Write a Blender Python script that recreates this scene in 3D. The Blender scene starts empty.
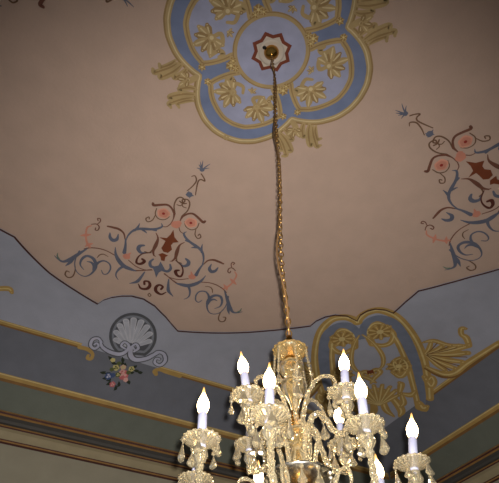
import bpy, bmesh, math, random
from mathutils import Vector, Matrix
from mathutils.geometry import tessellate_polygon
random.seed(7)
S = bpy.context.scene
C = S.collection
PI = math.pi
EYE = 1.6            # camera height above the floor
H = 3.2              # ceiling height above the camera
# ---------------------------------------------------------------- camera, light, exposure
F_PX, PITCH, ROLL, YAW = 511.3, .8496, -.0075, -.4936
U_R = Vector((math.cos(YAW), -math.sin(YAW)))     # right-hand wall direction seen from the camera
U_L = Vector((math.sin(YAW), math.cos(YAW)))
CAM = Vector((-.80578, -1.01058, EYE))
MED = Vector((-.096, 0.0))
cam_d = bpy.data.cameras.new('camera'); cam = bpy.data.objects.new('camera', cam_d); C.objects.link(cam)
cam_d.sensor_fit = 'HORIZONTAL'; cam_d.sensor_width = 36.0; cam_d.lens = 36.0 * F_PX / 499.0; cam_d.clip_start = .02
def to_room(g):  # camera-frame direction (right, forward, up) -> room axes
    return Vector((g[0]*U_R.x + g[1]*U_R.y, g[0]*U_L.x + g[1]*U_L.y, g[2]))
rt = to_room((1, 0, 0)); up = to_room((0, -math.sin(PITCH), math.cos(PITCH))); fw = to_room((0, math.cos(PITCH), math.sin(PITCH)))
cr, sr = math.cos(ROLL), math.sin(ROLL)
rt2 = rt*cr + up*sr; up2 = up*cr - rt*sr
m = Matrix(((rt2.x, up2.x, -fw.x, CAM.x), (rt2.y, up2.y, -fw.y, CAM.y), (rt2.z, up2.z, -fw.z, CAM.z), (0, 0, 0, 1)))
cam.matrix_world = m
S.camera = cam
VR = Vector((rt.x, rt.y)); VF = Vector((to_room((0, 1, 0)).x, to_room((0, 1, 0)).y))
S.view_settings.view_transform = 'Standard'; S.view_settings.look = 'None'
S.view_settings.exposure = 0.0; S.view_settings.gamma = 1.0; S.view_settings.use_curve_mapping = False
S.cycles.use_denoising = True
S.cycles.max_bounces = 10; S.cycles.transmission_bounces = 8; S.cycles.sample_clamp_indirect = 6.0
W = bpy.data.worlds.new('daylight'); S.world = W; W.use_nodes = True
W.node_tree.nodes['Background'].inputs[0].default_value = (0.80, 0.86, 1.0, 1); W.node_tree.nodes['Background'].inputs[1].default_value = .14
def lamp(name, kind, loc, energy, color, size=.1, target=None, spot=None):
    d = bpy.data.lights.new(name, kind); d.energy = energy; d.color = color
    if kind in ('POINT', 'SPOT'): d.shadow_soft_size = size
    if kind == 'SPOT': d.spot_size = spot; d.spot_blend = .9
    o = bpy.data.objects.new(name, d); C.objects.link(o); o.location = loc
    if target is not None: o.rotation_euler = (Vector(target)-Vector(loc)).to_track_quat('-Z', 'Y').to_euler()
    return o
# the camera's own flash, right beside the lens
FL = CAM + rt2*.016 + up2*.02
lamp('camera_flash', 'SPOT', FL, 415, (1.0, .98, .96), .008, FL + fw*F_PX + rt2*(246-249.5) + up2*(241.5-400), math.radians(104)).data.spot_blend = 1.0
BULB = 36.0
RX = 1.02            # the two wall directions differ by this much
# ---------------------------------------------------------------- materials
def mat(name, col, rough=.6, metal=0.0, var=.06, scale=6.0, bump=0.0, detail=4, spec=.3):
    M = bpy.data.materials.new(name); M.use_nodes = True; nt = M.node_tree; b = nt.nodes['Principled BSDF']
    b.inputs['Roughness'].default_value = rough; b.inputs['Metallic'].default_value = metal
    b.inputs['Specular IOR Level'].default_value = spec
    tc = nt.nodes.new('ShaderNodeTexCoord'); n = nt.nodes.new('ShaderNodeTexNoise')
    n.inputs['Scale'].default_value = scale; n.inputs['Detail'].default_value = detail
    r = nt.nodes.new('ShaderNodeValToRGB')
    r.color_ramp.elements[0].position = .3; r.color_ramp.elements[1].position = .7
    r.color_ramp.elements[0].color = tuple(c*(1-var) for c in col)+(1,); r.color_ramp.elements[1].color = tuple(min(1, c*(1+var)) for c in col)+(1,)
    nt.links.new(tc.outputs['Object'], n.inputs['Vector']); nt.links.new(n.outputs['Fac'], r.inputs['Fac']); nt.links.new(r.outputs['Color'], b.inputs['Base Color'])
    if bump:
        bp = nt.nodes.new('ShaderNodeBump'); bp.inputs['Strength'].default_value = bump; bp.inputs['Distance'].default_value = .01
        n2 = nt.nodes.new('ShaderNodeTexNoise'); n2.inputs['Scale'].default_value = scale*8; nt.links.new(tc.outputs['Object'], n2.inputs['Vector'])
        nt.links.new(n2.outputs['Fac'], bp.inputs['Height']); nt.links.new(bp.outputs['Normal'], b.inputs['Normal'])
    return M
def srgb(r, g, b): return tuple((c/255/12.92 if c <= 10 else ((c/255+.055)/1.055)**2.4) for c in (r, g, b))
MT = {}
MT['pink'] = mat('pink plaster', srgb(204, 174, 154), .8, bump=.15, var=.04)
MT['sky'] = mat('pale blue paint', srgb(174, 174, 184), .8, bump=.15, var=.05)
MT['slate'] = mat('slate blue paint', srgb(119, 120, 127), .8, bump=.15, var=.06)
MT['green'] = mat('grey green paint', srgb(114, 117, 104), .8, bump=.15, var=.06)
MT['wall'] = mat('buff wall plaster', srgb(160, 152, 130), .85, bump=.15, var=.05)
MT['cream'] = mat('cream cornice', srgb(172, 156, 122), .6, var=.06)
MT['shade'] = mat('dark grey cornice band', srgb(84, 80, 74), .6, var=.06)
MT['brownline'] = mat('brown border line', srgb(84, 50, 44), .7, var=.1)
MT['cgold'] = mat('old gold moulding', srgb(164, 122, 70), .45, var=.15, scale=12)
MT['wood'] = mat('floor boards', srgb(120, 84, 54), .5, var=.2)
# paints
PAL = dict(br=(122, 78, 62), bl=(106, 108, 122), gr=(104, 124, 108), ol=(118, 86, 64), pk=(214, 142, 118), ro=(226, 160, 134), dr=(160, 52, 44),
           dk=(96, 50, 40), va=(128, 66, 40), gd=(188, 152, 88), go=(140, 102, 58), gl=(220, 196, 134), nb=(126, 132, 148), sg=(92, 92, 96), sg2=(96, 96, 102), sf=(188, 188, 196), sw=(140, 142, 150),
           sh=(204, 202, 208), sl=(192, 190, 206), dg=(52, 58, 44), gn=(98, 104, 62), rs=(206, 110, 112), rl=(228, 172, 160), yl=(212, 196, 130), yr=(216, 176, 150),
           bb=(72, 88, 128), mb=(122, 132, 160), ml=(168, 168, 190), rr=(124, 62, 42), cr=(206, 190, 172), go2=(160, 126, 72), gm=(184, 156, 108), gn2=(158, 128, 84), gh=(214, 192, 146))
for k_, v_ in PAL.items(): MT[k_] = mat('paint '+k_, srgb(*v_), .7, var=.10, scale=9)
def crystal(name, tint, warm):
    M = bpy.data.materials.new(name); M.use_nodes = True; nt = M.node_tree; b = nt.nodes['Principled BSDF']; out = nt.nodes['Material Output']
    b.inputs['Base Color'].default_value = tint+(1,); b.inputs['Roughness'].default_value = .05; b.inputs['IOR'].default_value = 1.52
    b.inputs['Transmission Weight'].default_value = 1.0
    t = nt.nodes.new('ShaderNodeBsdfTranslucent'); t.inputs[0].default_value = warm+(1,)
    d = nt.nodes.new('ShaderNodeBsdfDiffuse'); d.inputs[0].default_value = tuple(c*.7 for c in warm)+(1,)
    a = nt.nodes.new('ShaderNodeMixShader'); a.inputs[0].default_value = .5; nt.links.new(t.outputs[0], a.inputs[1]); nt.links.new(d.outputs[0], a.inputs[2])
    n = nt.nodes.new('ShaderNodeTexNoise'); n.inputs['Scale'].default_value = 60.0
    mr = nt.nodes.new('ShaderNodeMapRange'); mr.inputs[1].default_value = .35; mr.inputs[2].default_value = .7; mr.inputs[3].default_value = .02; mr.inputs[4].default_value = .27
    nt.links.new(n.outputs['Fac'], mr.inputs[0])
    x = nt.nodes.new('ShaderNodeMixShader'); nt.links.new(mr.outputs[0], x.inputs[0]); nt.links.new(b.outputs[0], x.inputs[1]); nt.links.new(a.outputs[0], x.inputs[2])
    nt.links.new(x.outputs[0], out.inputs['Surface']); return M
MT['crystal'] = crystal('cut crystal', (1.0, .95, .80), (1.0, .84, .54))
MT['amber'] = crystal('amber lit crystal', (1.0, .78, .40), (.98, .72, .32))
MT['brass'] = mat('polished brass', srgb(196, 148, 70), .22, 1.0, var=.08, scale=20)
MT['chainmetal'] = mat('antique brass chain', srgb(176, 136, 78), .32, .9, var=.2, scale=30)
MT['cord'] = mat('brown cord', srgb(104, 76, 46), .6, var=.1)
MT['silver'] = mat('silvered metal', srgb(190, 184, 170), .25, 1.0, var=.08, scale=20)
MT['sleeve'] = mat('ivory candle sleeve', srgb(116, 116, 132), .5, var=.02)
MT['hole'] = mat('dark socket', srgb(30, 26, 24), .8)
def bulbmat():
    M = bpy.data.materials.new('lit flame bulb'); M.use_nodes = True; nt = M.node_tree; nt.nodes.remove(nt.nodes['Principled BSDF'])
    e = nt.nodes.new('ShaderNodeEmission'); tc = nt.nodes.new('ShaderNodeTexCoord'); sp = nt.nodes.new('ShaderNodeSeparateXYZ')
    nt.links.new(tc.outputs['Generated'], sp.inputs[0])
    def ramp(stops):
        r = nt.nodes.new('ShaderNodeValToRGB'); el = r.color_ramp.elements
        while len(el) < len(stops): el.new(.5)
        for q, (p, c) in zip(el, stops): q.position = p; q.color = c+(1,)
        nt.links.new(sp.outputs['Z'], r.inputs['Fac']); return r
    k = ramp([(0, (.12,)*3), (.2, (.7,)*3), (.4, (1,)*3), (.6, (.6,)*3), (.78, (.09,)*3), (1, (.03,)*3)])     # the filament sits low in the glass
    c = ramp([(0, (1, .62, .26)), (.3, (1, .78, .46)), (.55, (1, .72, .36)), (.8, (1, .55, .18)), (1, (.9, .42, .10))])
    mu = nt.nodes.new('ShaderNodeMath'); mu.operation = 'MULTIPLY'; mu.inputs[1].default_value = BULB
    nt.links.new(k.outputs['Color'], mu.inputs[0]); nt.links.new(mu.outputs[0], e.inputs[1]); nt.links.new(c.outputs['Color'], e.inputs[0])
    nt.links.new(e.outputs[0], nt.nodes['Material Output'].inputs['Surface']); return M
MT['bulb'] = bulbmat()
# ---------------------------------------------------------------- mesh helpers
class MB:
    """collects vertices and faces with material keys; build() links one object"""
    def __init__(s): s.v = []; s.f = []; s.m = []; s.keys = []
    def key(s, k):
        if k not in s.keys: s.keys.append(k)
        return s.keys.index(k)
    def add(s, vs, fs, k):
        o = len(s.v); i = s.key(k); s.v += [tuple(v) for v in vs]
        for f in fs: s.f.append(tuple(o+j for j in f)); s.m.append(i)
    def mesh(s, name, smooth=False):
        me = bpy.data.meshes.new(name); me.from_pydata(s.v, [], s.f)
        for k in s.keys: me.materials.append(MT[k])
        me.polygons.foreach_set('material_index', s.m)
        if smooth: me.polygons.foreach_set('use_smooth', [True]*len(s.f))
        me.update(); return me
    def build(s, name, parent=None, smooth=False, loc=(0, 0, 0)):
        return link(name, s.mesh(name, smooth), parent, loc)
def link(name, data, parent=None, loc=(0, 0, 0), rot=(0, 0, 0)):
    o = bpy.data.objects.new(name, data); C.objects.link(o); o.location = loc; o.rotation_euler = rot
    if parent: o.parent = parent
    return o
def frames(path):
    n = len(path); out = []; ref = None
    for i in range(n):
        t = (path[min(i+1, n-1)]-path[max(i-1, 0)]).normalized()
        if ref is None: ref = Vector((0, 0, 1)) if abs(t.z) < .9 else Vector((1, 0, 0))
        a = (ref - t*ref.dot(t)).normalized(); b = t.cross(a); ref = a; out.append((a, b))
    return out
def smooth_path(pts, n=6):
    pts = [Vector(p) for p in pts]
    if len(pts) < 3: return pts
    out = []
    P = [pts[0]*2-pts[1]] + pts + [pts[-1]*2-pts[-2]]
    for i in range(1, len(P)-2):
        for j in range(n):
            t = j/n
            out.append(.5*((2*P[i]) + (P[i+1]-P[i-1])*t + (2*P[i-1]-5*P[i]+4*P[i+1]-P[i+2])*t*t + (3*P[i]-P[i-1]-3*P[i+1]+P[i+2])*t**3))
    out.append(pts[-1]); return out
def tube(mb, path, rad, k, sides=8, twist=0.0, lobes=0, depth=.25, caps=True):
    fr = frames(path); n = len(path); vs = []; fs = []
    for i, p in enumerate(path):
        r = rad[i] if isinstance(rad, (list, tuple)) else rad
        for j in range(sides):
            a = 2*PI*j/sides; rr = r*(1+depth*math.cos(lobes*(a+twist*i))) if lobes else r
            vs.append(p + fr[i][0]*rr*math.cos(a) + fr[i][1]*rr*math.sin(a))
    for i in range(n-1):
        for j in range(sides):
            q = (j+1) % sides; fs.append((i*sides+j, i*sides+q, (i+1)*sides+q, (i+1)*sides+j))
    if caps: fs.append(tuple(range(sides))[::-1]); fs.append(tuple((n-1)*sides+j for j in range(sides)))
    mb.add(vs, fs, k)
def lathe(mb, prof, k, seg=24, flute=0, amp=.0, c=(0, 0, 0)):
    vs = []; fs = []; n = len(prof)
    for r, z in prof:
        for j in range(seg):
            a = 2*PI*j/seg; rr = max(r, .0004)*(1+amp*math.cos(flute*a)) if flute else max(r, .0004)
            vs.append((c[0]+rr*math.cos(a), c[1]+rr*math.sin(a), c[2]+z))
    for i in range(n-1):
        for j in range(seg):
            q = (j+1) % seg; fs.append((i*seg+j, i*seg+q, (i+1)*seg+q, (i+1)*seg+j))
    fs.append(tuple(range(seg))[::-1]); fs.append(tuple((n-1)*seg+j for j in range(seg)))
    mb.add(vs, fs, k)
MSC = H/3.0*1.134
DIAG = -0.0420
LA = (-.345, .485)
# ---------------------------------------------------------------- traced ornament, millimetres in room axes
AR = [["s","br",1,[[-60,-563],[-134,-608],[-205,-640]],[10.3,11.6,18.0]],["s","bl",1,[[-184,-636],[-241,-632],[-299,-618],[-352,-570],[-388,-509],[-406,-433]],[10.3,38.7,43.8,38.7,23.2,5.2]],["s","bl",1,[[-288,-615],[-322,-663],[-341,-728],[-334,-774],[-307,-809]],[28.0,22.9,15.2,11.4,5.1]],["s","br",1,[[-387,-531],[-461,-508],[-519,-506],[-565,-516],[-609,-534],[-646,-563]],[9.9,9.9,11.1,11.1,11.1,11.1]],["s","bl",1,[[-625,-550],[-680,-635],[-736,-725],[-792,-784],[-837,-773],[-875,-743]],[9.7,29.1,36.4,26.7,17.0,4.9]],["s","bl",1,[[-706,-673],[-736,-764],[-770,-831]],[17.3,29.7,4.9]],["s","gr",1,[[-831,-766],[-850,-736],[-849,-698]],[14.9,12.5,3.7]],["s","bl",1,[[-680,-602],[-698,-679],[-698,-772],[-674,-850],[-628,-887],[-580,-879],[-540,-818],[-522,-726],[-554,-646],[-612,-633],[-648,-688],[-652,-760],[-615,-808]],[14.6,12.2,9.8,9.8,11.0,12.2,17.1,26.8,31.7,26.8,22.0,14.6,7.3]],["s","bl",1,[[-602,-698],[-565,-695],[-541,-727],[-540,-783]],[7.5,22.6,22.6,7.5]],["s","bl",1,[[-524,-703],[-501,-657],[-463,-629],[-416,-648],[-398,-704],[-413,-772],[-446,-790],[-469,-751]],[25.3,20.2,16.4,15.2,13.9,12.7,11.4,7.6]],["s","ol",1,[[-529,-619],[-514,-579],[-486,-557],[-441,-568]],[5.0,8.7,8.7,5.0]],["s","ol",1,[[-698,-772],[-684,-846],[-693,-929],[-726,-963],[-758,-941],[-754,-889],[-730,-891]],[7.6,8.8,10.1,11.4,11.4,10.1,10.1]],["s","pk",1,[[-606,-522],[-635,-483],[-656,-413],[-660,-322],[-630,-284]],[19.3,19.3,14.5,14.5,9.7]],["s","pk",1,[[-695,-426],[-657,-403],[-620,-378]],[9.4,30.5,7.0]],["s","pk",1,[[-643,-531],[-622,-500],[-590,-471]],[7.2,28.9,7.2]],["s","br",1,[[-632,-271],[-595,-252],[-570,-271],[-573,-309],[-593,-318],[-595,-294]],[8.0,10.3,10.3,10.3,10.3,9.1]],["s","br",1,[[-586,-245],[-571,-214],[-576,-186],[-595,-191],[-589,-211]],[6.8,9.1,10.2,10.2,9.1]],["s","br",1,[[-506,-237],[-460,-231],[-414,-230],[-370,-257],[-343,-324]],[16.0,22.9,22.9,14.9,9.2]],["s","bl",1,[[-476,-297],[-467,-343],[-439,-367],[-410,-340],[-410,-282]],[9.3,28.0,37.3,28.0,7.0]],["s","bl",1,[[-343,-310],[-329,-385],[-323,-465]],[11.8,21.3,33.1]],["s","bl",1,[[-338,-330],[-331,-262],[-302,-194],[-258,-155],[-192,-126],[-131,-116]],[9.5,14.3,21.4,26.2,21.4,21.4]],["s","bl",1,[[-292,-190],[-276,-145],[-269,-96]],[18.5,18.5,3.5]],["s","bl",1,[[-243,-154],[-209,-165],[-192,-178]],[18.5,16.2,3.5]],["s","bl",1,[[-256,-156],[-198,-133],[-133,-101],[-93,-56],[-108,-24]],[18.5,25.4,23.1,16.2,4.6]],["s","br",1,[[-93,-58],[-58,-43],[-36,-5]],[6.9,8.0,8.0]],["d","pk",1,[[-296,-499]],[32.2]],["s","pk",1,[[-301,-501],[-270,-441]],[37.2,7.4]],["s","br",1,[[-272,-535],[-197,-580],[-116,-590],[-55,-566]],[8.8,10.0,10.0,10.0]],["s","bl",1,[[-185,-314],[-216,-336],[-220,-377],[-189,-406],[-154,-387]],[19.3,31.3,33.7,26.5,7.2]],["s","ol",1,[[-164,-382],[-122,-376],[-100,-309]],[8.6,11.0,7.3]],["s","dk",1,[[-107,-369],[-174,-411],[-204,-473],[-201,-535],[-165,-534],[-141,-492],[-164,-471]],[7.4,11.0,14.7,22.1,27.0,29.5,22.1]],["s","br",1,[[-125,-140],[-94,-191],[-93,-271],[-98,-341],[-83,-392]],[5.8,16.3,32.6,23.3,9.3]],["s","br",1,[[-92,-356],[-81,-389],[-62,-399]],[12.3,12.3,4.9]],["p","va",0,[[2,-50],[31,-123],[78,-161],[37,-186],[27,-220],[47,-264],[24,-315],[-16,-317],[-42,-284],[-33,-232],[-29,-194],[-88,-176],[-27,-159],[-8,-112]],[]],["p","va",0,[[-48,-366],[-20,-334],[34,-341],[16,-370],[21,-418],[-9,-422],[-25,-382]],[]],["s","bl",1,[[-75,-433],[-93,-480],[-76,-524],[-39,-527]],[15.0,25.0,29.9,29.9]],["p","bl",0,[[-61,-529],[-15,-488],[-11,-436],[16,-468],[47,-509],[8,-571],[1,-644],[-29,-580]],[]],["s","bl",1,[[-110,-613],[-129,-703],[-150,-763],[-203,-809]],[11.6,25.8,31.0,7.7]],["s","dk",1,[[-131,-782],[-95,-829],[-44,-812],[-28,-760],[-49,-718],[-84,-727],[-78,-765]],[8.0,24.0,32.0,29.3,24.0,21.3,21.3]],["s","ol",0,[[-9,-861],[10,-879],[2,-904],[-16,-888],[-9,-858]],[8.2,8.2,8.2,8.2,8.2]],["d","pk",0,[[7,10]],[38.8]],["d","pk",0,[[23,35]],[25.0]],["d","ro",1,[[-115,78]],[51.1]],["d","pk",1,[[-115,78]],[37.8]],["d","dr",1,[[-115,78]],[12.2]],["s","br",1,[[-217,141],[-206,123],[-159,149],[-109,171],[-69,155],[-32,108]],[19.5,23.8,21.7,19.5,17.3,17.3]],["s","ol",1,[[-178,103],[-175,45],[-139,9],[-90,21],[-61,68]],[6.6,7.7,7.7,6.6,4.4]],["s","ol",1,[[-172,33],[-182,-26],[-214,-57],[-234,-33],[-216,-5],[-208,-24]],[5.6,7.8,8.9,8.9,7.8,7.8]],["s","br",1,[[-34,114],[-28,56],[-36,-5]],[20.0,8.9,6.7]],["s","ol",1,[[-30,115],[-56,183],[-54,252],[-28,285],[10,268],[-4,236],[-27,246]],[8.9,8.9,10.0,10.0,10.0,10.0,10.0]],["s","ol",1,[[-5,238],[10,206],[38,205]],[6.5,7.6,6.5]],["d","bl",0,[[26,337]],[25.5]],["s","bl",0,[[-3,328],[27,334],[64,341]],[3.2,25.5,3.2]],["s","bl",0,[[39,305],[26,337],[11,368]],[3.2,21.4,3.2]],["s","ol",0,[[0,363],[26,417],[40,478],[18,516],[-4,501]],[6.3,8.4,9.5,8.4,5.3]],["s","ol",0,[[71,353],[60,420],[55,481],[70,504],[100,502],[88,524],[56,553]],[6.4,8.5,9.6,9.6,9.6,8.5,8.5]],["d","bl",0,[[51,590]],[18.0]],["s","bl",0,[[50,586],[31,609],[15,623]],[10.0,9.0,3.0]],["s","bl",0,[[50,586],[41,630],[34,666]],[10.0,9.0,3.0]],["s","bl",0,[[50,586],[71,628],[93,663]],[10.0,9.0,3.0]],["s","bl",0,[[50,586],[73,610],[98,626]],[10.0,9.0,3.0]],["s","bl",0,[[50,586],[28,591],[9,588]],[10.0,9.0,3.0]],["s","bl",0,[[50,586],[33,622],[19,650]],[10.0,9.0,3.0]]]
KW = [["s","gd",[[1935,1902],[1923,1810],[1943,1730],[2024,1654],[2197,1652],[2423,1740],[2661,1878],[2897,2055],[3045,2196],[3195,2343],[3320,2488]],[60.3,60.3,60.3,60.3,60.3,60.3,60.3,60.3,60.3,60.3,60.3]],["s","gd",[[2278,2109],[2123,1985],[2085,1866],[2142,1808],[2286,1848],[2474,1952],[2663,2091],[2896,2284],[3055,2427],[3206,2565],[3336,2692]],[51.6,51.6,51.6,51.6,51.6,51.6,51.6,51.6,51.6,51.6,51.6]],["s","nb",[[2117,2048],[2042,1932],[2028,1825],[2095,1747],[2251,1751],[2467,1857],[2678,2002],[2912,2187],[3086,2355],[3228,2495],[3336,2614]],[88.1,88.1,88.1,88.1,113.3,113.3,113.3,100.7,88.1,75.5,50.4]],["s","gd",[[2278,2109],[2378,2080],[2423,2002],[2364,1881],[2220,1810]],[43.5,48.9,48.9,43.5,32.6]],["f","gd",[[2221,1911]],[117]],["f","gd",[[2746,2277]],[122]],["s","gd",[[2780,2404],[2883,2407],[2834,2240],[2686,2160],[2662,2256],[2773,2339],[2786,2271]],[34.7,52.0,57.8,52.0,46.2,46.2,40.4]],["s","gd",[[2092,2029],[2201,2057],[2346,2122],[2501,2227],[2595,2355],[2593,2453]],[13.0,23.3,33.7,36.3,31.1,15.6]],["s","gd",[[2563,2540],[2576,2446],[2645,2462],[2654,2564],[2682,2676]],[47.8,53.8,47.8,47.8,23.9]],["s","gd",[[3047,2648],[2973,2522],[2932,2498]],[34.4,57.3,34.4]],["s","gd",[[3061,2636],[3150,2592],[3146,2502]],[28.5,57.1,22.8]],["s","gd",[[3061,2636],[3175,2742],[3192,2824]],[28.5,51.4,22.8]],["s","gd",[[2768,2738],[2893,2713],[3085,2779],[3232,2863],[3278,2955]],[24.4,48.8,67.1,67.1,24.4]],["s","gd",[[2809,2770],[2981,2869],[3119,2978],[3235,3004]],[24.3,48.7,60.8,24.3]],["s","gd",[[3071,2261],[3207,2331],[3191,2257],[3128,2219],[3140,2288]],[43.0,53.8,48.4,43.0,32.3]],["s","gd",[[3288,2621],[3364,2658],[3373,2598]],[49.2,76.6,32.8]],["s","gd",[[2963,2128],[3092,2124],[3200,2098],[3253,2008],[3251,1838],[3262,1643],[3278,1402]],[23.2,46.4,63.8,63.8,58.0,52.2,46.4]],["s","go",[[2986,2156],[3123,2162],[3226,2130],[3285,2030],[3282,1859],[3289,1668],[3301,1428]],[11.6,20.3,23.2,23.2,20.3,20.3,20.3]],["s","gd",[[2841,1981],[2825,1895],[2766,1788]],[14.5,41.6,32.4]],["s","gd",[[2841,1981],[2895,1883],[2906,1765]],[14.5,52.0,40.5]],["s","gd",[[2841,1981],[2956,1844],[3023,1687]],[14.5,57.2,44.5]],["s","gd",[[2841,1981],[2996,1814],[3097,1627]],[14.5,57.2,44.5]],["s","gd",[[2841,1981],[3027,1859],[3156,1710]],[14.5,57.2,44.5]],["s","gd",[[2841,1981],[3052,1927],[3205,1839]],[14.5,52.0,40.5]],["s","gd",[[2841,1981],[3055,1987],[3212,1958]],[14.5,46.8,36.4]],["s","gd",[[2841,1981],[3034,2031],[3174,2049]],[14.5,41.6,32.4]],["s","go",[[2855,1980],[2851,1888],[2832,1781]],[5.8,8.7,8.7]],["s","go",[[2855,1980],[2920,1857],[2968,1721]],[5.8,8.7,8.7]],["s","go",[[2855,1980],[2971,1824],[3065,1654]],[5.8,8.7,8.7]],["s","go",[[2855,1980],[3035,1883],[3185,1761]],[5.8,8.7,8.7]],["s","go",[[2855,1980],[3047,1957],[3210,1905]],[5.8,8.7,8.7]],["s","go",[[2855,1980],[3037,2010],[3193,2013]],[5.8,8.7,8.7]],["s","gd",[[3087,1615],[3002,1559],[2935,1548],[2880,1487],[2911,1465]],[41.8,47.0,36.5,41.8,26.1]],["s","gd",[[2704,1836],[2776,1766],[2928,1741],[3052,1655]],[23.1,40.4,34.6,23.1]],["d","va",[[2514,2538]],[49.8]]]
BW = [[-1335,2280],[-1210,2311],[-855,2595],[-603,2707],[-363,2793],[-330,2715],[-276,2648],[-201,2587],[-120,2544],[-9,2532],[116,2575],[265,2674],[447,2813],[844,2643],[1205,2419],[1403,2272],[1557,2149],[1568,2059],[1612,1969],[1680,1901],[1790,1860],[1918,1876],[1892,1790],[1916,1712],[1966,1654],[2058,1622],[2153,1621],[2154,1445],[2163,1273],[2318,1088],[2453,916],[2607,724]]
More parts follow.
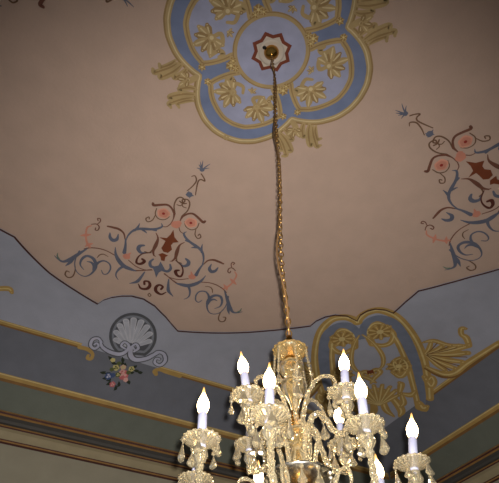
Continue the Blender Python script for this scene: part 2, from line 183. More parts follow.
SH = [["p","sg",[[282,3264],[299,3233],[312,3197],[319,3159],[321,3117],[318,3074],[310,3031],[296,2987],[278,2945],[256,2904],[230,2867],[201,2834],[170,2806],[137,2783],[104,2767],[70,2757],[37,2753],[5,2757],[-25,2767],[-53,2784],[-79,2806],[-101,2834],[-120,2866],[-135,2902],[-146,2942],[-153,2983],[-155,3025],[-153,3068],[-145,3109],[-134,3150],[-118,3188],[-98,3224],[-74,3256],[-47,3283],[-17,3307],[15,3325]],[]],["p","sw",[[264,3232],[277,3204],[287,3172],[292,3138],[292,3101],[289,3064],[280,3026],[268,2989],[251,2952],[232,2918],[209,2887],[184,2859],[157,2835],[129,2816],[100,2802],[70,2794],[42,2791],[14,2794],[-13,2803],[-37,2817],[-60,2836],[-79,2860],[-96,2887],[-110,2918],[-120,2952],[-126,2987],[-128,3023],[-127,3060],[-121,3097],[-112,3132],[-99,3166],[-82,3198],[-62,3227],[-40,3252],[-14,3274],[13,3292]],[]],["p","sg2",[[248,3206],[258,3180],[265,3151],[268,3120],[268,3088],[263,3056],[255,3023],[244,2991],[229,2959],[212,2930],[192,2903],[170,2880],[146,2860],[121,2844],[96,2832],[70,2825],[45,2823],[21,2826],[-2,2833],[-24,2845],[-43,2862],[-61,2882],[-76,2905],[-88,2932],[-97,2960],[-103,2991],[-106,3023],[-105,3055],[-101,3087],[-93,3118],[-82,3148],[-69,3176],[-52,3202],[-33,3226],[-11,3246],[12,3263]],[]],["s","sh",[[140,3195],[195,3133],[249,3070]],[14.0,44.2,62.9]],["s","sf",[[151,3183],[195,3133],[247,3072]],[7.0,25.7,42.0]],["s","sh",[[134,3177],[177,3077],[217,2973]],[14.0,44.3,62.9]],["s","sf",[[143,3157],[177,3077],[216,2976]],[7.0,25.7,42.1]],["s","sh",[[122,3162],[141,3031],[157,2893]],[14.0,44.3,63.0]],["s","sf",[[126,3136],[141,3031],[157,2897]],[7.0,25.7,42.1]],["s","sh",[[107,3154],[96,3006],[82,2850]],[14.0,44.3,62.9]],["s","sf",[[105,3125],[96,3006],[83,2855]],[7.0,25.7,42.1]],["s","sh",[[92,3154],[51,3008],[8,2854]],[14.0,44.2,62.8]],["s","sf",[[84,3125],[51,3008],[9,2859]],[7.0,25.7,42.0]],["s","sh",[[79,3163],[14,3035],[-51,2903]],[13.9,44.1,62.7]],["s","sf",[[66,3138],[14,3035],[-49,2907]],[7.0,25.6,41.9]],["s","sh",[[72,3178],[-7,3082],[-84,2984]],[13.9,44.0,62.6]],["s","sf",[[56,3159],[-7,3082],[-82,2987]],[7.0,25.5,41.7]],["s","sh",[[72,3196],[-7,3139],[-85,3080]],[13.9,44.0,62.5]],["s","sf",[[56,3185],[-7,3139],[-83,3082]],[6.9,25.4,41.6]],["s","sh",[[79,3214],[13,3192],[-53,3171]],[13.9,43.9,62.4]],["s","sf",[[65,3210],[13,3192],[-51,3171]],[6.9,25.4,41.6]],["s","sg",[[-193,3232],[-143,3301],[-46,3331],[46,3320],[91,3255],[83,3189],[30,3168],[18,3222],[65,3243]],[32.8,52.4,62.2,65.4,52.4,45.9,42.6,39.4,36.1]],["s","sg",[[-173,3246],[-220,3216],[-262,3248],[-258,3317],[-211,3343],[-184,3303],[-211,3274],[-227,3298]],[36.1,45.9,49.2,49.2,45.9,39.4,36.1,32.9]],["s","sg",[[115,3204],[144,3295],[210,3333],[305,3285],[355,3217],[398,3160]],[54.1,74.3,74.3,67.5,60.8,47.3]],["s","sg",[[160,3243],[184,3192],[145,3150],[121,3188],[150,3216]],[40.6,47.4,44.0,40.6,33.9]],["s","sg",[[353,3240],[378,3168],[447,3170],[494,3244],[470,3314],[407,3304],[398,3251],[433,3244]],[41.4,51.6,55.1,55.1,51.6,44.8,41.4,37.9]],["s","sl",[[-193,3232],[-143,3301],[-46,3331],[46,3320],[91,3255],[83,3189],[30,3168],[18,3222],[65,3243]],[18.0,31.5,38.2,40.5,31.5,27.0,24.7,22.5,20.2]],["s","sl",[[-173,3246],[-220,3216],[-262,3248],[-258,3317],[-211,3343],[-184,3303],[-211,3274],[-227,3298]],[20.3,27.0,29.3,29.3,27.0,22.5,20.3,18.0]],["s","sl",[[115,3204],[144,3295],[210,3333],[305,3285],[355,3217],[398,3160]],[32.5,46.4,46.4,41.8,37.1,27.8]],["s","sl",[[160,3243],[184,3192],[145,3150],[121,3188],[150,3216]],[23.2,27.9,25.5,23.2,18.6]],["s","sl",[[353,3240],[378,3168],[447,3170],[494,3244],[470,3314],[407,3304],[398,3251],[433,3244]],[23.6,30.7,33.1,33.1,30.7,26.0,23.6,21.3]],["s","dg",[[-2,3409],[-20,3399],[-53,3380]],[9.0,33.7,6.7]],["s","dg",[[41,3444],[23,3437],[-11,3421]],[9.0,33.7,6.7]],["s","dg",[[101,3404],[97,3379],[77,3345]],[9.1,34.0,6.8]],["s","dg",[[133,3457],[141,3433],[131,3398]],[9.0,33.9,6.8]],["s","dg",[[208,3424],[237,3412],[249,3390]],[9.1,34.3,6.9]],["s","dg",[[281,3456],[317,3456],[335,3446]],[9.2,34.3,6.9]],["s","dg",[[239,3451],[273,3448],[290,3435]],[9.1,34.2,6.8]],["s","dg",[[-16,3547],[-32,3562],[-64,3567]],[8.8,33.0,6.6]],["s","dg",[[22,3587],[11,3608],[-16,3620]],[8.8,32.9,6.6]],["s","dg",[[67,3624],[64,3650],[44,3667]],[8.8,32.9,6.6]],["s","dg",[[138,3649],[147,3678],[139,3699]],[8.8,33.0,6.6]],["s","dg",[[151,3606],[163,3637],[158,3659]],[8.9,33.2,6.6]],["s","dg",[[218,3563],[248,3587],[262,3603]],[9.0,33.6,6.7]],["s","dg",[[195,3551],[224,3577],[236,3594]],[9.0,33.6,6.7]],["s","dg",[[87,3459],[70,3449],[36,3430]],[9.0,33.7,6.7]],["s","dg",[[200,3477],[236,3479],[254,3471]],[9.1,34.0,6.8]],["s","dg",[[117,3443],[114,3419],[94,3386]],[9.0,33.9,6.8]],["s","dg",[[58,3590],[51,3614],[27,3629]],[8.8,33.0,6.6]],["s","dg",[[28,3541],[14,3557],[-17,3565]],[8.8,33.2,6.6]],["d","rs",[[161,3524]],[53.9]],["d","rl",[[143,3505]],[31.4]],["d","yl",[[64,3475]],[33.6]],["d","yr",[[130,3449]],[29.4]],["d","yl",[[215,3441]],[29.6]],["d","yl",[[3,3403]],[24.7]],["d","bb",[[31,3578]],[37.4]],["d","bb",[[67,3558]],[24.4]],["d","rs",[[100,3646]],[28.5]],["d","rl",[[207,3568]],[24.6]],["d","gn",[[74,3418]],[22.6]],["d","gn",[[201,3488]],[22.6]],["d","gn",[[113,3538]],[26.8]],["d","gn",[[33,3503]],[22.2]],["s","gd",[[-348,3366],[-270,3364],[-206,3399],[-201,3453],[-235,3457],[-239,3423]],[43.7,43.7,35.0,35.0,35.0,26.2]],["s","gd",[[712,3367],[564,3363],[482,3358],[445,3392],[471,3420]],[43.3,43.3,43.3,48.1,43.3]]]
# ---------------------------------------------------------------- ceiling surface: flat field and elliptical cove
def zsurf(x, y):
    D = max(abs(x)*RX, abs(y))/H
    if D < .85: return EYE+H
    t = min(1, (D-.85)/.45)
    return EYE + H*(.70+.30*math.sqrt(max(0, 1-t*t)))
HALF = 1.29*H
D_A, D_B, D_C = 1.050*H, 1.199*H, 1.262*H
def polar(p): return math.atan2(p[1], p[0]), math.hypot(*p)
bw = sorted(polar((a/1000, b/1000)) for a, b in BW)
ax = polar([c/1000 for c in BW[8]])[0]; dg = polar([c/1000 for c in BW[21]])[0]
sym = sorted((PI/4*(ax-a)/(ax-dg), r) for a, r in [polar((q[0]/1000, q[1]/1000)) for q in BW[8:22]])
def interp(tab, a):
    for (a0, r0), (a1, r1) in zip(tab, tab[1:]):
        if a0 <= a <= a1: return r0+(r1-r0)*(a-a0)/max(1e-9, a1-a0)
    return tab[0][1] if a < tab[0][0] else tab[-1][1]
def border(a):
    a = (a+PI) % (2*PI)-PI
    if bw[0][0] <= a <= bw[-1][0]: return interp(bw, a)
    d = a % (PI/2); d = min(d, PI/2-d)
    return interp(sym, d)
angs = sorted(set([2*PI*i/1080 for i in range(1080)] + [a % (2*PI) for a, _ in bw] + [PI/4*k for k in range(8)]))
def ring_r(a, D): return D/max(abs(math.cos(a))*RX, abs(math.sin(a)))
mb = MB(); zones = [('pink', 4), ('sky', 6), ('slate', 5), ('green', 5)]
rows = []
for a in angs:
    rs = [.001, border(a), ring_r(a, D_A), ring_r(a, D_B), ring_r(a, D_C)]; col = []
    for zi, (k, n) in enumerate(zones):
        for j in range(n): col.append(rs[zi]+(rs[zi+1]-rs[zi])*j/n)
    col.append(rs[-1]); rows.append([(r*math.cos(a), r*math.sin(a), zsurf(r*math.cos(a), r*math.sin(a))) for r in col])
nc = len(rows[0]); vs = [p for row in rows for p in row]; base = 0
for zi, (k, n) in enumerate(zones):
    fs = []
    for i in range(len(rows)):
        q = (i+1) % len(rows)
        for j in range(base, base+n): fs.append((i*nc+j, i*nc+j+1, q*nc+j+1, q*nc+j))
    base += n
    o = len(mb.v)
    if zi == 0: mb.add(vs, fs, k)
    else:
        i_ = mb.key(k)
        for f in fs: mb.f.append(f); mb.m.append(i_)
ceiling = mb.build('ceiling', smooth=True); ceiling['kind'] = 'structure'
# ---------------------------------------------------------------- painting tools: strokes and patches laid on the plaster
def drape(p, lift): return (p[0], p[1], zsurf(p[0], p[1])-lift)
TICK = [0]
def bump_lift(lift): TICK[0] += 1; return lift+TICK[0]*.000006
def stroke(mb, pts, ws, k, lift, n=5):
    lift = bump_lift(lift)
    P = smooth_path([(p[0], p[1], 0) for p in pts], n); m_ = len(P)
    wv = smooth_path([(w, 0, 0) for w in ws], n) if len(ws) > 2 else None
    vs = []
    for i, p in enumerate(P):
        t = P[min(i+1, m_-1)]-P[max(i-1, 0)]; t.normalize(); nn = Vector((-t.y, t.x, 0))
        w = (max(.001, wv[i].x) if wv else (ws[0]+(ws[-1]-ws[0])*i/max(1, m_-1)))/2
        vs += [drape(p+nn*w, lift), drape(p-nn*w, lift)]
    mb.add(vs, [(2*i, 2*i+2, 2*i+3, 2*i+1) for i in range(m_-1)], k)
    for p, w in ((P[0], ws[0]), (P[-1], ws[-1])):
        if w > .006: disc(mb, p, w/2, k, lift+.000002, 10)
def disc(mb, c, r, k, lift, n=16, wob=0.0):
    lift = bump_lift(lift)
    vs = [drape(c, lift)]
    for i in range(n):
        a = 2*PI*i/n; rr = r*(1+wob*math.sin(5*a+c[0]*40)); vs.append(drape((c[0]+rr*math.cos(a), c[1]+rr*math.sin(a)), lift))
    mb.add(vs, [(0, 1+i, 1+(i+1) % n) for i in range(n)], k)
def patch(mb, pts, k, lift):
    v3 = [Vector((p[0], p[1], 0)) for p in pts]
    mb.add([drape(p, lift) for p in pts], tessellate_polygon([v3]), k)
# ---------------------------------------------------------------- border line and the gold bands
mb = MB()
bl = [(border(a)*math.cos(a), border(a)*math.sin(a)) for a in angs]; nb = len(bl)
vs = []
for i in range(nb):
    a = angs[i]; r = border(a); vs += [drape((math.cos(a)*(r-.009), math.sin(a)*(r-.009)), .013), drape((math.cos(a)*(r+.011), math.sin(a)*(r+.011)), .013)]
mb.add(vs, [(2*i, 2*i+1, (2*i+3) % (2*nb), (2*i+2) % (2*nb)) for i in range(nb)], 'brownline')
mb.build('painted_border_line', ceiling)
def wallpt(k, t, D):   # k: 0 +Y, 1 +X, 2 -Y, 3 -X ; t runs along the wall
    x, y = [(t, D), (D, -t), (-t, -D), (-D, t)][k]; return (x/RX, y)
def band(mb, k, t0, t1, D0, D1, key, lift, n=24):
    vs = []
    for i in range(n+1):
        t = t0+(t1-t0)*i/n
        for D in (D0, D1):
            s_ = max(-D, min(D, t)) ; vs.append(drape(wallpt(k, s_, D), lift))
    mb.add(vs, [(2*i, 2*i+2, 2*i+3, 2*i+1) for i in range(n)], key)
for k in range(4):
    mb = MB(); E_ = HALF
    band(mb, k, -E_, E_, D_B-.034, D_B+.004, 'gd', .003); band(mb, k, -E_, E_, D_B+.004, D_B+.026, 'go', .003)
    band(mb, k, -E_, E_, D_B-.030, D_B-.022, 'gl', .004)
    mb.build('gold_band_line', ceiling)
    mb = MB()
    for t0, t1 in ((-2.62, LA[0]), (LA[1], 2.62)):
        band(mb, k, t0, t1, D_A-.032, D_A+.010, 'gd', .003); band(mb, k, t0, t1, D_A+.010, D_A+.028, 'go', .003)
        band(mb, k, t0, t1, D_A-.026, D_A-.016, 'gl', .004)
    mb.build('gold_panel_line', ceiling)
# ---------------------------------------------------------------- painted arabesques (one towards each wall)
D0 = .4966*H
def place_L(x, y):
    y -= .075*x; x += .004; c, s_ = math.cos(.1309), math.sin(.1309); lx, ly = c*x-s_*y, s_*x+c*y
    return (MED.x+lx, MED.y+D0-ly)
def place_R(x, y):
    z = 1.0063*complex(math.cos(-.070), math.sin(-.070))*complex(x, y)+complex(-.0328, -.0181)
    return (MED.x+D0-z.imag, -z.real)
def place_F(x, y): return (MED.x+x, MED.y-D0+y)
def place_B(x, y):
    z = complex(MED.x-D0+y+1.5+.12, x-.2)*complex(math.cos(-.25), math.sin(-.25)); return (z.real-1.5, z.imag+.40)
LIFT = dict(br=.004, bl=.005, gr=.006, ol=.0035, pk=.0055, ro=.0045, dr=.007, dk=.005, va=.005)
def arabesque(place, name):
    TICK[0] = 0; mb = MB(); fl = MB()
    for kind, c, mir, pts, ws in AR:
        for sgn in ((1, -1) if mir else (1,)):
            P = [place(sgn*x/1000, y/1000) for x, y in pts]; t = fl if c in ('ro', 'dr', 'pk') else mb
            if kind == 's': stroke(t, P, [w/(850 if c == 'ol' else 1000) for w in ws], c, LIFT[c])
            elif kind == 'd': disc(t, P[0], ws[0]/1000, c, LIFT[c], 16, .06)
            else: patch(t, P, c, LIFT[c])
    o = mb.build(name, ceiling); fl.build('painted_flower', o); return o
for pl in (place_L, place_R, place_F, place_B): arabesque(pl, 'painted_arabesque')
# ---------------------------------------------------------------- painted shell with a posy, at the middle of each wall
def rot_k(k, p): x, y = p; return [(x, y), (y, -x), (-x, -y), (-y, x)][k]
for k in range(4):
    TICK[0] = 0; mb = MB(); po = MB(); n_ = 0
    for kind, c, pts, ws in SH:
        P = [rot_k(k, (x/1000, y/1000)) for x, y in pts]; n_ += 1
        t = po if c in ('dg', 'gn', 'rs', 'rl', 'yl', 'yr', 'bb') else mb; lf = .0035+.00015*n_
        if kind == 's': stroke(t, P, [w/1000 for w in ws], c, lf)
        elif kind == 'd':
            disc(t, P[0], ws[0]/1000, c, lf, 14, .12)
            if ws[0] > 25:
                for q in range(3): disc(t, (P[0][0]+ws[0]/2600*math.cos(q*2.1), P[0][1]+ws[0]/2600*math.sin(q*2.1)), ws[0]/3400, {'rs': 'rl', 'rl': 'rs', 'yl': 'gn', 'yr': 'yl', 'bb': 'sl', 'gn': 'yl'}[c], lf+.0001*(q+1), 10)
        else: patch(t, P, c, lf)
    o = mb.build('painted_shell', ceiling); po.build('painted_posy', o)
# ---------------------------------------------------------------- corner cartouches, mirrored about the diagonal
def rosette(mb, c, r, lf, key='gd', n=9, a0=0.0):
    disc(mb, c, r*.95, 'go2', lf, 20, .08)
    for i in range(n):
        a = a0+2*PI*i/n; p = (c[0]+r*.28*math.cos(a), c[1]+r*.28*math.sin(a)); q = (c[0]+r*.98*math.cos(a+.12), c[1]+r*.98*math.sin(a+.12))
        stroke(mb, [p, ((p[0]+q[0])/2, (p[1]+q[1])/2), q], [r*.10, r*.30, r*.36], key, lf+.0006)
        stroke(mb, [p, ((p[0]+q[0])/2, (p[1]+q[1])/2), q], [r*.03, r*.08, r*.10], 'gl', lf+.001)
    disc(mb, c, r*.3, 'gl', lf+.0013, 12)
for k in range(4):
    TICK[0] = 0; mb = MB(); n_ = 0
    for kind, c, pts, ws in KW:
        for mir in (0, 1):
            n_ += 1; lf = .0045+.00008*n_
            P = [(y/1000-DIAG, x/1000+DIAG) if mir else (x/1000, y/1000) for x, y in pts]
            P = [rot_k(k, p) for p in P]
            if k == 3 and mir == 0:      # the leaf spreads wider along the left wall here
                P = [(x+max(0, x+2.05)*.63*(len(P) < 7 and y > 2.7), y+max(0, min(.5, x+2.05))*.14*(2.7 < y < 3.15)) for x, y in P]
            if kind == 's':
                stroke(mb, P, [w/(1000 if c == 'nb' else 680) for w in ws], c, lf)
                if c == 'gd':
                    stroke(mb, P, [w/3200 for w in ws], 'gl', lf+.0012)
            elif kind == 'f': rosette(mb, P[0], ws[0]/1000, lf+.001)
            elif mir == 0:
                P = [rot_k(k, ((pts[0][0]+pts[0][1])/2000-DIAG/2, (pts[0][0]+pts[0][1])/2000+DIAG/2))]
                q = ws[0]/1000; patch(mb, [(P[0][0]+q*math.cos(a), P[0][1]+q*math.sin(a)) for a in (0, PI/2, PI, 3*PI/2)], c, lf)
    # palmette towards the corner of the cove
    for i in range(-4, 5):
        a = i*.24; cx = 2.98; d = .15+.24*math.cos(a*.9)
        A_ = rot_k(k, (cx-DIAG/2, cx+DIAG/2)); 
        dirv = rot_k(k, (math.cos(PI/4+PI+a), math.sin(PI/4+PI+a)))
        p2 = (A_[0]+dirv[0]*d, A_[1]+dirv[1]*d); pm = ((A_[0]+p2[0])/2, (A_[1]+p2[1])/2)
        stroke(mb, [A_, pm, p2], [.02, .06, .05], 'gd', .009); stroke(mb, [A_, pm, p2], [.006, .016, .014], 'gl', .0105)
    mb.build('painted_cartouche', ceiling)
# ---------------------------------------------------------------- central medallion
TICK[0] = 0; mb = MB()
S18 = math.radians(18)
def mp(r, deg): a = math.radians(deg)+S18; return (MED.x+r*(math.sin(a)*U_R.x+math.cos(a)*U_R.y), MED.y+r*(math.sin(a)*U_L.x+math.cos(a)*U_L.y))
MR = 3.2/3*1.0
def outline(tab):
    tab = sorted(tab); out = []
    for q in range(4):
        for d in range(-45, 45, 3):
            out.append(mp(interp([(-60, tab[-1][1])]+[(-x, r) for x, r in reversed(tab)]+[(x, r) for x, r in tab if x > 0]+[(60, tab[-1][1])], d)*MSC, d+90*q))
    return out
OUT = [(0, .405), (5, .43), (11, .462), (17, .492), (28, .533), (37, .552), (45, .556)]
INN = [(0, .33), (8, .355), (14, .384), (20, .407), (30, .437), (37, .456), (45, .46)]
def loop_stroke(mb, P, w, key, lf): P = P+[P[0]]; stroke(mb, P, [w]*len(P), key, lf, 2)
def fan_fill(mb, P, key, lf):
    c = (MED.x, MED.y); mb.add([drape(c, lf)]+[drape(p, lf) for p in P], [(0, 1+i, 1+(i+1) % len(P)) for i in range(len(P))], key)
fan_fill(mb, outline(OUT), 'mb', .003)
def acanthus(mb, c, r, ang, lf, n=6, spread=1.25):   # a tuft of painted leaves fanning out from c towards ang (degrees, medallion frame)
    a0 = math.radians(ang)+S18
    for i in range(n):
        u = -1+2*i/(n-1); a = a0+u*spread; L = r*(1.0-.28*u*u)*(1+.1*math.sin(i*2.7))
        d = (math.sin(a)*U_R.x+math.cos(a)*U_R.y, math.sin(a)*U_L.x+math.cos(a)*U_L.y); s_ = (-d[1], d[0])
        P = [(c[0]+d[0]*L*t-s_[0]*L*.16*u*t*t, c[1]+d[1]*L*t-s_[1]*L*.16*u*t*t) for t in (.05, .4, .75, 1.0)]
        stroke(mb, P, [r*.16, r*.34, r*.42, r*.22], 'gm' if i % 2 else 'gn2', lf); stroke(mb, P[1:], [r*.05, r*.10, r*.07], 'gh', lf+.0013)
    disc(mb, c, r*.22, 'gm', lf+.0014, 12); disc(mb, c, r*.12, 'gh', lf+.0027, 10)
for q in range(4):                                  # four pale lobes between the spokes
    ctr = 45+90*q
    lobe = [mp(interp([(x-45, r) for x, r in INN]+[(45-x, r) for x, r in reversed(INN[:-1])], d)*MSC, ctr+d) for d in range(36, -37, -3)]
    tail = [mp(r*MSC, ctr+d) for r, d in ((.31, -36.5), (.25, -35), (.205, -31), (.185, -20), (.18, 0), (.185, 20), (.205, 31), (.25, 35), (.31, 36.5))]
    patch(mb, lobe+tail, 'ml', .0036)
    edge = [tail[2], tail[1], tail[0]]+lobe[::-1]+[tail[-1], tail[-2], tail[-3]]
    stroke(mb, edge, [.030*MSC]*len(edge), 'gm', .0048, 2)
    stroke(mb, edge, [.007*MSC]*len(edge), 'gn2', .0062, 2)
    for d, r, ad in ((-16, .30, -35), (13, .315, 50)):           # leaf tufts inside each lobe
        acanthus(mb, mp(r*MSC, ctr+d), .092*MSC, ctr+d+ad, .0042, 8, 1.75)
        stroke(mb, [mp(r*MSC, ctr+d), mp((r-.04)*MSC, ctr+d-6), mp((r-.06)*MSC, ctr+d+4), mp((r-.03)*MSC, ctr+d+9)], [.02*MSC, .024*MSC, .02*MSC, .016*MSC], 'gm', .0046)
    for e in (-1, 1):
        stroke(mb, [mp(.32*MSC, ctr+31*e), mp(.275*MSC, ctr+25*e), mp(.25*MSC, ctr+29*e), mp(.275*MSC, ctr+32*e)], [.014*MSC, .026*MSC, .026*MSC, .016*MSC], 'gm', .0046)
    acanthus(mb, mp(.245*MSC, ctr+2), .032*MSC, ctr+180, .0042, 4, 1.0)
O_ = outline(OUT)
loop_stroke(mb, O_, .036*MSC, 'gm', .0052); loop_stroke(mb, outline([(x, r+.014) for x, r in OUT]), .009*MSC, 'gn2', .0066); loop_stroke(mb, outline([(x, r-.006) for x, r in OUT]), .007*MSC, 'gh', .0068)
disc(mb, (MED.x, MED.y), .19*MSC, 'ml', .0042, 48)
cs = [mp(.19*MSC, d) for d in range(0, 360, 6)]
loop_stroke(mb, cs, .024*MSC, 'gm', .0050); loop_stroke(mb, [mp(.198*MSC, d) for d in range(0, 360, 6)], .006*MSC, 'gn2', .0058)
for q in range(4):
    for d, r, s_ in ((90*q, .222, .026), (90*q-6, .205, .018), (90*q+6, .205, .018)):
        rosette(mb, mp(r*MSC, d), s_*MSC, .0062, 'gm', 6)
    for e in (-1, 1):                                # scroll knobs and leaf tufts outside the notch
        rosette(mb, mp(.372*MSC, 90*q+6.5*e), .019*MSC, .0076, 'gm', 6)
        for (d1, r1), (d2, r2), w in (((12, .49), (8.5, .625), 1.0), ((11, .47), (5.5, .60), 1.1), ((14, .50), (10.5, .585), .8), ((8, .45), (3.5, .53), 1.0)):
            pa = mp(r1*MSC, 90*q+d1*e); pb = mp(r2*MSC, 90*q+d2*e); pm = mp((r1*.5+r2*.5-.01)*MSC, 90*q+(d1*.35+d2*.65)*e); pc = mp((r2+.005)*MSC, 90*q+(d2+2.2)*e)
            stroke(mb, [pa, pm, pb, pc], [.016*MSC*w, .034*MSC*w, .030*MSC*w, .016*MSC], 'gm', .0060); stroke(mb, [pa, pm, pb], [.004, .010*MSC, .007*MSC], 'gn2', .0074)
    acanthus(mb, mp(.465*MSC, 90*q), .060*MSC, 90*q-25, .0076, 5, 1.2)
    stroke(mb, [mp(.42*MSC, 90*q), mp(.46*MSC, 90*q+1), mp(.49*MSC, 90*q)], [.03*MSC, .034*MSC, .02*MSC], 'gm', .0058)
med = mb.build('painted_medallion', ceiling)
mb = MB()
st = []; si = []
for i in range(16):
    st.append(mp((.110 if i % 2 == 0 else .088)*MSC, i*22.5)); si.append(mp((.087 if i % 2 == 0 else .070)*MSC, i*22.5))
star = MB()
star.add([drape((MED.x, MED.y), .0095)]+[drape(p, .0095) for p in st], [(0, 1+i, 1+(i+1) % 16) for i in range(16)], 'rr')
star.add([drape((MED.x, MED.y), .0105)]+[drape(p, .0105) for p in si], [(0, 1+i, 1+(i+1) % 16) for i in range(16)], 'cr')
star.build('painted_star', med)
# ---------------------------------------------------------------- walls, cornice, floor
def wall(name, k):
    mb = MB(); z1 = EYE+H*.80; T = .25
    a = [wallpt(k, -HALF-T, HALF), wallpt(k, HALF+T, HALF), wallpt(k, HALF+T, HALF+T), wallpt(k, -HALF-T, HALF+T)]
    mb.add([(x, y, z) for z in (0, z1) for x, y in a], [(0, 1, 5, 4), (1, 2, 6, 5), (2, 3, 7, 6), (3, 0, 4, 7), (4, 5, 6, 7), (3, 2, 1, 0)], 'wall')
    o = mb.build(name); o['kind'] = 'structure'
wall('wall_left', 0); wall('wall_right', 1)
PROF = [(1.262, .8207, 'cgold'), (1.254, .8185, 'cgold'), (1.250, .8120, 'brownline'), (1.2525, .8075, 'cgold'), (1.258, .804, 'shade'), (1.268, .798, 'shade'), (1.270, .790, 'shade'), (1.262, .780, 'cgold'),
        (1.250, .7745, 'cgold'), (1.248, .7695, 'brownline'), (1.251, .7665, 'cream'), (1.262, .763, 'cream'), (1.272, .753, 'cream'), (1.279, .747, 'brownline'), (1.280, .7440, 'cgold'), (1.283, .741, 'brownline'), (1.2895, .738, 'wall')]
def cornice(name, k):
    mb = MB()
    for i in range(len(PROF)-1):
        (d0, z0, key), (d1, z1, _) = PROF[i], PROF[i+1]; d0, d1 = d0*H, d1*H; z0, z1 = EYE+z0*H, EYE+z1*H
        q = [wallpt(k, -d0, d0)+(z0,), wallpt(k, d0, d0)+(z0,), wallpt(k, d1, d1)+(z1,), wallpt(k, -d1, d1)+(z1,)]
        mb.add(q, [(0, 1, 2, 3)], key)
    o = mb.build(name); o['kind'] = 'structure'
cornice('trim_1', 0); cornice('trim_2', 1)
mb = MB(); E_ = HALF+.25
mb.add([(-E_, -E_, 0), (E_, -E_, 0), (E_, E_, 0), (-E_, E_, 0), (-E_, -E_, -.1), (E_, -E_, -.1), (E_, E_, -.1), (-E_, E_, -.1)],
       [(0, 1, 2, 3), (7, 6, 5, 4), (0, 4, 5, 1), (1, 5, 6, 2), (2, 6, 7, 3), (3, 7, 4, 0)], 'wood')
fl = mb.build('floor'); fl['kind'] = 'structure'
# ---------------------------------------------------------------- the chandelier
AXIS = MED - VR*.03
top = EYE+H
ch = bpy.data.objects.new('chandelier', None); C.objects.link(ch); ch.location = (AXIS.x, AXIS.y, EYE)
ch['label'] = 'lit cut crystal chandelier with flame bulbs hanging on a long chain from the painted ceiling'; ch['category'] = 'chandelier'
def V2(r, f, z): return Vector((VR.x*r+VF.x*f, VR.y*r+VF.y*f, z))     # offsets to the right / away, height above eye level
def part(mb, name, parent=ch, smooth=True): return mb.build(name, parent, smooth)
# ceiling plate with hook
mb = MB(); o0 = V2(.03, 0, H)
lathe(mb, [(.046, -.004), (.048, -.012), (.045, -.028), (.034, -.046), (.016, -.056), (.007, -.064), (.0, -.065)], 'brass', 24, c=o0)
part(mb, 'ceiling_cap')
mb = MB()
lathe(mb, [(.082, -.0110), (.082, -.0145), (.072, -.0185), (.062, -.015), (.046, -.0115)], 'cr', 28, c=o0)
q = o0+V2(-.045, -.032, 0); lathe(mb, [(.0, -.0110), (.012, -.0155), (.011, -.0200), (.0, -.0210)], 'hole', 12, c=q)
part(mb, 'ceiling_ring')
# chain: slightly out of plumb, links turned alternately
p0 = V2(.03, 0, H-.06); p1 = V2(0, 0, .960); L_ = (p1-p0).length; NL = 92
mb = MB(); dirn = (p1-p0)/L_
def wob(t): return V2(.006*math.sin(t*5.2+.4)+.004*math.sin(t*13), .004*math.sin(t*9+1), 0)*min(1, 8*t, 8*(1-t))
for i in range(NL):
    t = (i+.5)/NL; c0 = p0+(p1-p0)*t+wob(t); ang = PI/2*(i % 2)+.5+i*.11; sx = Vector((math.cos(ang), math.sin(ang), 0)); hl, hw = L_/NL*.66, .0085
    ring = [c0+sx*(hw*math.cos(a))+dirn*(hl*math.sin(a)) for a in [2*PI*j/12 for j in range(12)]]
    nrm = sx.cross(dirn); vs = []; fs = []
    for j in range(12):
        rad = (ring[j]-c0).normalized()
        for e in range(5): b_ = 2*PI*e/5; vs.append(ring[j]+rad*(.0023*math.cos(b_))+nrm*(.0023*math.sin(b_)))
    for j in range(12):
        for e in range(5): fs.append((j*5+e, j*5+(e+1) % 5, ((j+1) % 12)*5+(e+1) % 5, ((j+1) % 12)*5+e))
    mb.add(vs, fs, 'chainmetal')
part(mb, 'chain')
mb = MB(); path = []
for i in range(161):
    t = i/160; a = t*2*PI*2.6+2.2; r = (.0095+.005*math.sin(t*17))*min(1, 14*t, 14*(1-t)); path.append(p0+(p1-p0)*t+wob(t)+V2(r*math.cos(a), r*math.sin(a), 0))
tube(mb, path, .0034, 'cord', 6); part(mb, 'electric_cord')
# stem
mb = MB(); lathe(mb, [(.0, .965), (.008, .963), (.010, .950), (.007, .940), (.012, .932), (.018, .926), (.010, .918), (.010, .89)], 'brass', 20); part(mb, 'stem_ferrule')
def dish_profile(R, d, th=.004): return [(.006, -d), (R*.35, -d*.95), (R*.68, -d*.62), (R*.9, -d*.18), (R, .002), (R*1.03, .006), (R*.99, .008), (R*.88, -d*.18+th+.002), (R*.66, -d*.62+th), (R*.34, -d*.95+th), (.004, -d+th)]
mb = MB(); lathe(mb, dish_profile(.050, .022), 'amber', 48, 16, .045, c=(0, 0, .905)); part(mb, 'top_dish')
mb = MB(); lathe(mb, [(.009, .890), (.014, .888), (.019, .882), (.016, .878), (.020, .872)], 'brass', 20); part(mb, 'stem_collar')
mb = MB(); lathe(mb, [(.012, .875), (.026, .870), (.034, .858), (.033, .842), (.024, .826), (.016, .818)], 'amber', 16, 8, .06); part(mb, 'stem_bulb')
mb = MB(); lathe(mb, [(.016, .818), (.028, .808), (.034, .796), (.031, .78), (.023, .762), (.016, .745), (.011, .73), (.010, .715)], 'amber', 20, 10, .05); part(mb, 'stem_bulb')
mb = MB(); lathe(mb, [(.010, .716), (.012, .705), (.016, .697), (.012, .688), (.018, .684), (.022, .676), (.014, .668), (.014, .66)], 'brass', 20); part(mb, 'stem_collar')
mb = MB(); lathe(mb, [(.014, .668), (.030, .662), (.036, .650), (.035, .636), (.026, .624), (.014, .618)], 'amber', 24, 12, .05); part(mb, 'stem_ball')
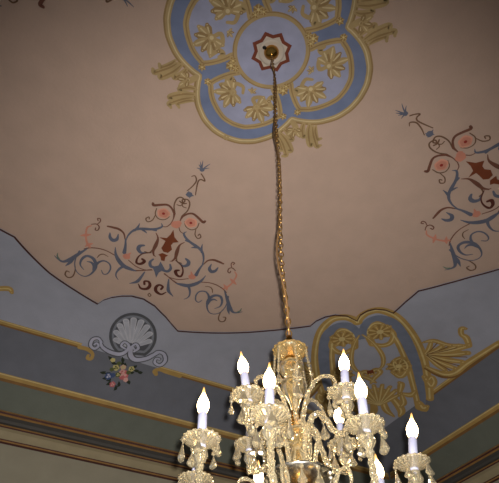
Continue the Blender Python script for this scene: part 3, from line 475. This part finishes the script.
mb = MB(); lathe(mb, [(.016, .620), (.021, .600), (.027, .575), (.030, .555), (.022, .545), (.018, .54)], 'amber', 24, 12, .06); part(mb, 'stem_vase')
mb = MB(); lathe(mb, dish_profile(.078, .022), 'silver', 40, 20, .02, c=(0, 0, .540)); part(mb, 'lower_dish')
mb = MB(); lathe(mb, [(.014, .52), (.03, .512), (.044, .495), (.046, .47), (.040, .445), (.025, .43), (.014, .42), (.02, .41)], 'brass', 28); part(mb, 'arm_hub')
mb = MB(); lathe(mb, [(.012, .414), (.035, .405), (.055, .385), (.05, .362), (.03, .345), (.012, .336), (.018, .325), (.02, .31), (.010, .295), (.0, .285)], 'amber', 28, 14, .06); part(mb, 'bottom_finial')
# shared meshes for the repeated pieces
mb = MB(); lathe(mb, dish_profile(.0410, .0125), 'crystal', 72, 18, .07); M_pan = mb.mesh('drip_pan', True)
mb = MB(); lathe(mb, [(.0105, -.002), (.0108, .076), (.0088, .081), (.0088, .084)], 'sleeve', 20); M_sleeve = mb.mesh('candle_sleeve', True)
mb = MB(); lathe(mb, [(.0075, 0), (.0095, .003), (.0125, .010), (.0142, .019), (.0138, .028), (.0108, .038), (.0066, .047), (.0040, .055), (.0028, .062), (.0018, .069), (.0, .072)], 'bulb', 20); M_bulb = mb.mesh('bulb', True)
def cutbead(mb, c, r, n=6):
    lathe(mb, [(.0, r), (r*.7, r*.62), (r, 0), (r*.7, -r*.62), (.0, -r)], 'crystal', n, c=c)
def drop(mb, c, L, w):   # faceted almond hanging from c
    prof = [(.0, 0), (.12, -.06), (.28, -.22), (.62, -.5), (.92, -.70), (1.0, -.78), (.78, -.9), (.36, -.98), (.0, -1)]
    n = 8; vs = []; fs = []
    for r, z in prof:
        for j in range(n): a = 2*PI*(j+.5)/n; vs.append((c[0]+max(r, .02)*w*math.cos(a), c[1]+max(r, .02)*w*.55*math.sin(a), c[2]+z*L))
    for i in range(len(prof)-1):
        for j in range(n): q = (j+1) % n; fs.append((i*n+j, i*n+q, (i+1)*n+q, (i+1)*n+j))
    mb.add(vs, fs, 'crystal')
def pendant_mesh(L, w, nb=1):
    mb = MB(); z = 0
    for i in range(nb): cutbead(mb, (0, 0, z-.0055), .0058, 8); z -= .0115
    drop(mb, (0, 0, z+.001), L, w); return mb.mesh('pendant')
M_pend = [pendant_mesh(.046, .0150), pendant_mesh(.030, .0125, 2), pendant_mesh(.036, .0125)]
def hang(parent, p, kind, rz, name='pendant'): return link(name, M_pend[kind], parent, p, (0, 0, rz))
rnd = random.Random(3)
def candle(arm, p, tilt, npend=5, phase=0.0):
    link('drip_pan', M_pan, arm, p)
    ax_ = Vector((VF.x, VF.y, 0))       # lean about the line of sight
    rot = Matrix.Rotation(tilt, 4, ax_).to_euler()
    link('candle_sleeve', M_sleeve, arm, p+Vector((0, 0, -.014)), rot)
    d = Matrix.Rotation(tilt, 3, ax_) @ Vector((0, 0, .080)); link('bulb', M_bulb, arm, p+Vector((0, 0, -.014))+d, rot)
    mb = MB(); lathe(mb, [(.006, -.010), (.013, -.020), (.017, -.036), (.012, -.046), (.007, -.052), (.010, -.058), (.007, -.066)], 'crystal', 16, 8, .06, c=p); mb.build('pan_knob', arm, True)
    for i in range(npend):
        a = phase+2*PI*i/npend; q = p+Vector((.0418*math.cos(a), .0418*math.sin(a), .003)); hang(arm, q, (i+int(phase*10)) % 3, a+PI/2+rnd.uniform(-.3, .3))
# lower tier: eight arms;   (right, away, pan height, lean)
LOW = [(-.227, -.135, .566, -.02), (.271, -.012, .567, .20), (-.077, -.235, .566, .03), (.130, -.195, .565, .06), (-.255, .055, .560, 0), (.232, .172, .546, 0), (-.095, .235, .56, 0), (.098, .235, .56, 0)]
for i, (x, y, z, tl) in enumerate(LOW):
    r = math.hypot(x, y); e = V2(x/r, y/r, 0); P = lambda rr, zz: e*rr+Vector((0, 0, zz))
    path = smooth_path([P(.035, .475), P(.075, .475), P(.115, .435), P(.165, .405), P(r*.85, .412), P(r*.985, .445), P(r, .478), P(r, z-.064)], 9)
    mb = MB(); tube(mb, path, [.0085-.0018*j/len(path) for j in range(len(path))], 'crystal', 12, .32, 3, .22); arm = part(mb, 'arm', ch, False)
    candle(arm, P(r, z), tl, 5, .4+i*.7)
    # little scroll on the arm
    side = Vector((-e.y, e.x, 0)); sc = smooth_path([P(.13, .43), P(.115, .47), P(.135, .505), P(.165, .50), P(.168, .47), P(.15, .465)], 6)
    mb = MB(); tube(mb, sc, [.0055-.003*j/len(sc) for j in range(len(sc))], 'crystal', 8, .4, 2, .2); so = mb.build('scroll', arm)
    hang(arm, P(.165, .405), 1, i); hang(arm, P(r*.86, .407), 0, i+.5)
# upper tier: four arms
UPP = [(-.122, -.098, .700, -.13), (.119, -.100, .704, .10), (-.120, .135, .690, 0), (.140, .140, .690, 0)]
for i, (x, y, z, tl) in enumerate(UPP):
    r = math.hypot(x, y); e = V2(x/r, y/r, 0); P = lambda rr, zz: e*rr+Vector((0, 0, zz))
    path = smooth_path([P(.028, .640), P(.045, .672), P(.066, .684), P(.088, .664), P(.108, .624), P(.135, .606), P(r, .618), P(r, z-.064)], 8)
    mb = MB(); tube(mb, path, [.0078-.0016*j/len(path) for j in range(len(path))], 'crystal', 12, .32, 3, .22); arm = part(mb, 'arm', ch, False)
    candle(arm, P(r, z), tl, 5, .2+i*.9)
    hang(arm, P(.115, .612), 1, i)
# shepherd crooks arching over the upper tier, each ending in a curl with a drop
for i, (x, y) in enumerate(((-.075, -.055), (.075, -.055), (-.07, .08), (.08, .08), (.0, -.10), (.01, .11))):
    r = math.hypot(x, y); e = V2(x/r, y/r, 0); P = lambda rr, zz: e*rr+Vector((0, 0, zz))
    path = smooth_path([P(.018, .668), P(.030, .715), P(.048, .757), P(.078, .783), P(.110, .780), P(.128, .757), P(.118, .738), P(.104, .745)], 8)
    mb = MB(); tube(mb, path, [.0062-.0028*j/len(path) for j in range(len(path))], 'crystal', 10, .36, 3, .2); ck = part(mb, 'crook', ch, False)
    hang(ck, P(.119, .736), 0, i*.8)
# twisted rods between the lower dish and the ball
for i in range(6):
    a = i*PI/3+.35; e = Vector((math.cos(a), math.sin(a), 0)); P = lambda rr, zz: e*rr+Vector((0, 0, zz))
    path = smooth_path([P(.05, .545), P(.040, .575), P(.046, .61), P(.054, .64), P(.040, .668), P(.024, .672)], 7)
    mb = MB(); tube(mb, path, .0055, 'crystal', 10, .4, 3, .22); part(mb, 'twisted_rod', ch, False)
# bead strings falling from the top dish, and drops round the lower dish
for i in range(6):
    a = i*PI/3+.25; e = Vector((math.cos(a)*.0465, math.sin(a)*.0465, 0)); mb = MB()
    for j in range(8): cutbead(mb, e*(1+.02*j)+Vector((0, 0, .902-.0105*j)), .0046, 8)
    bs = part(mb, 'bead_string', ch, False); hang(bs, e*1.18+Vector((0, 0, .902-.0105*8+.005)), 2, a+PI/2)
for i in range(12):
    a = i*PI/6; hang(ch, Vector((.078*math.cos(a), .078*math.sin(a), .540)), i % 3, a+PI/2, 'dish_pendant')
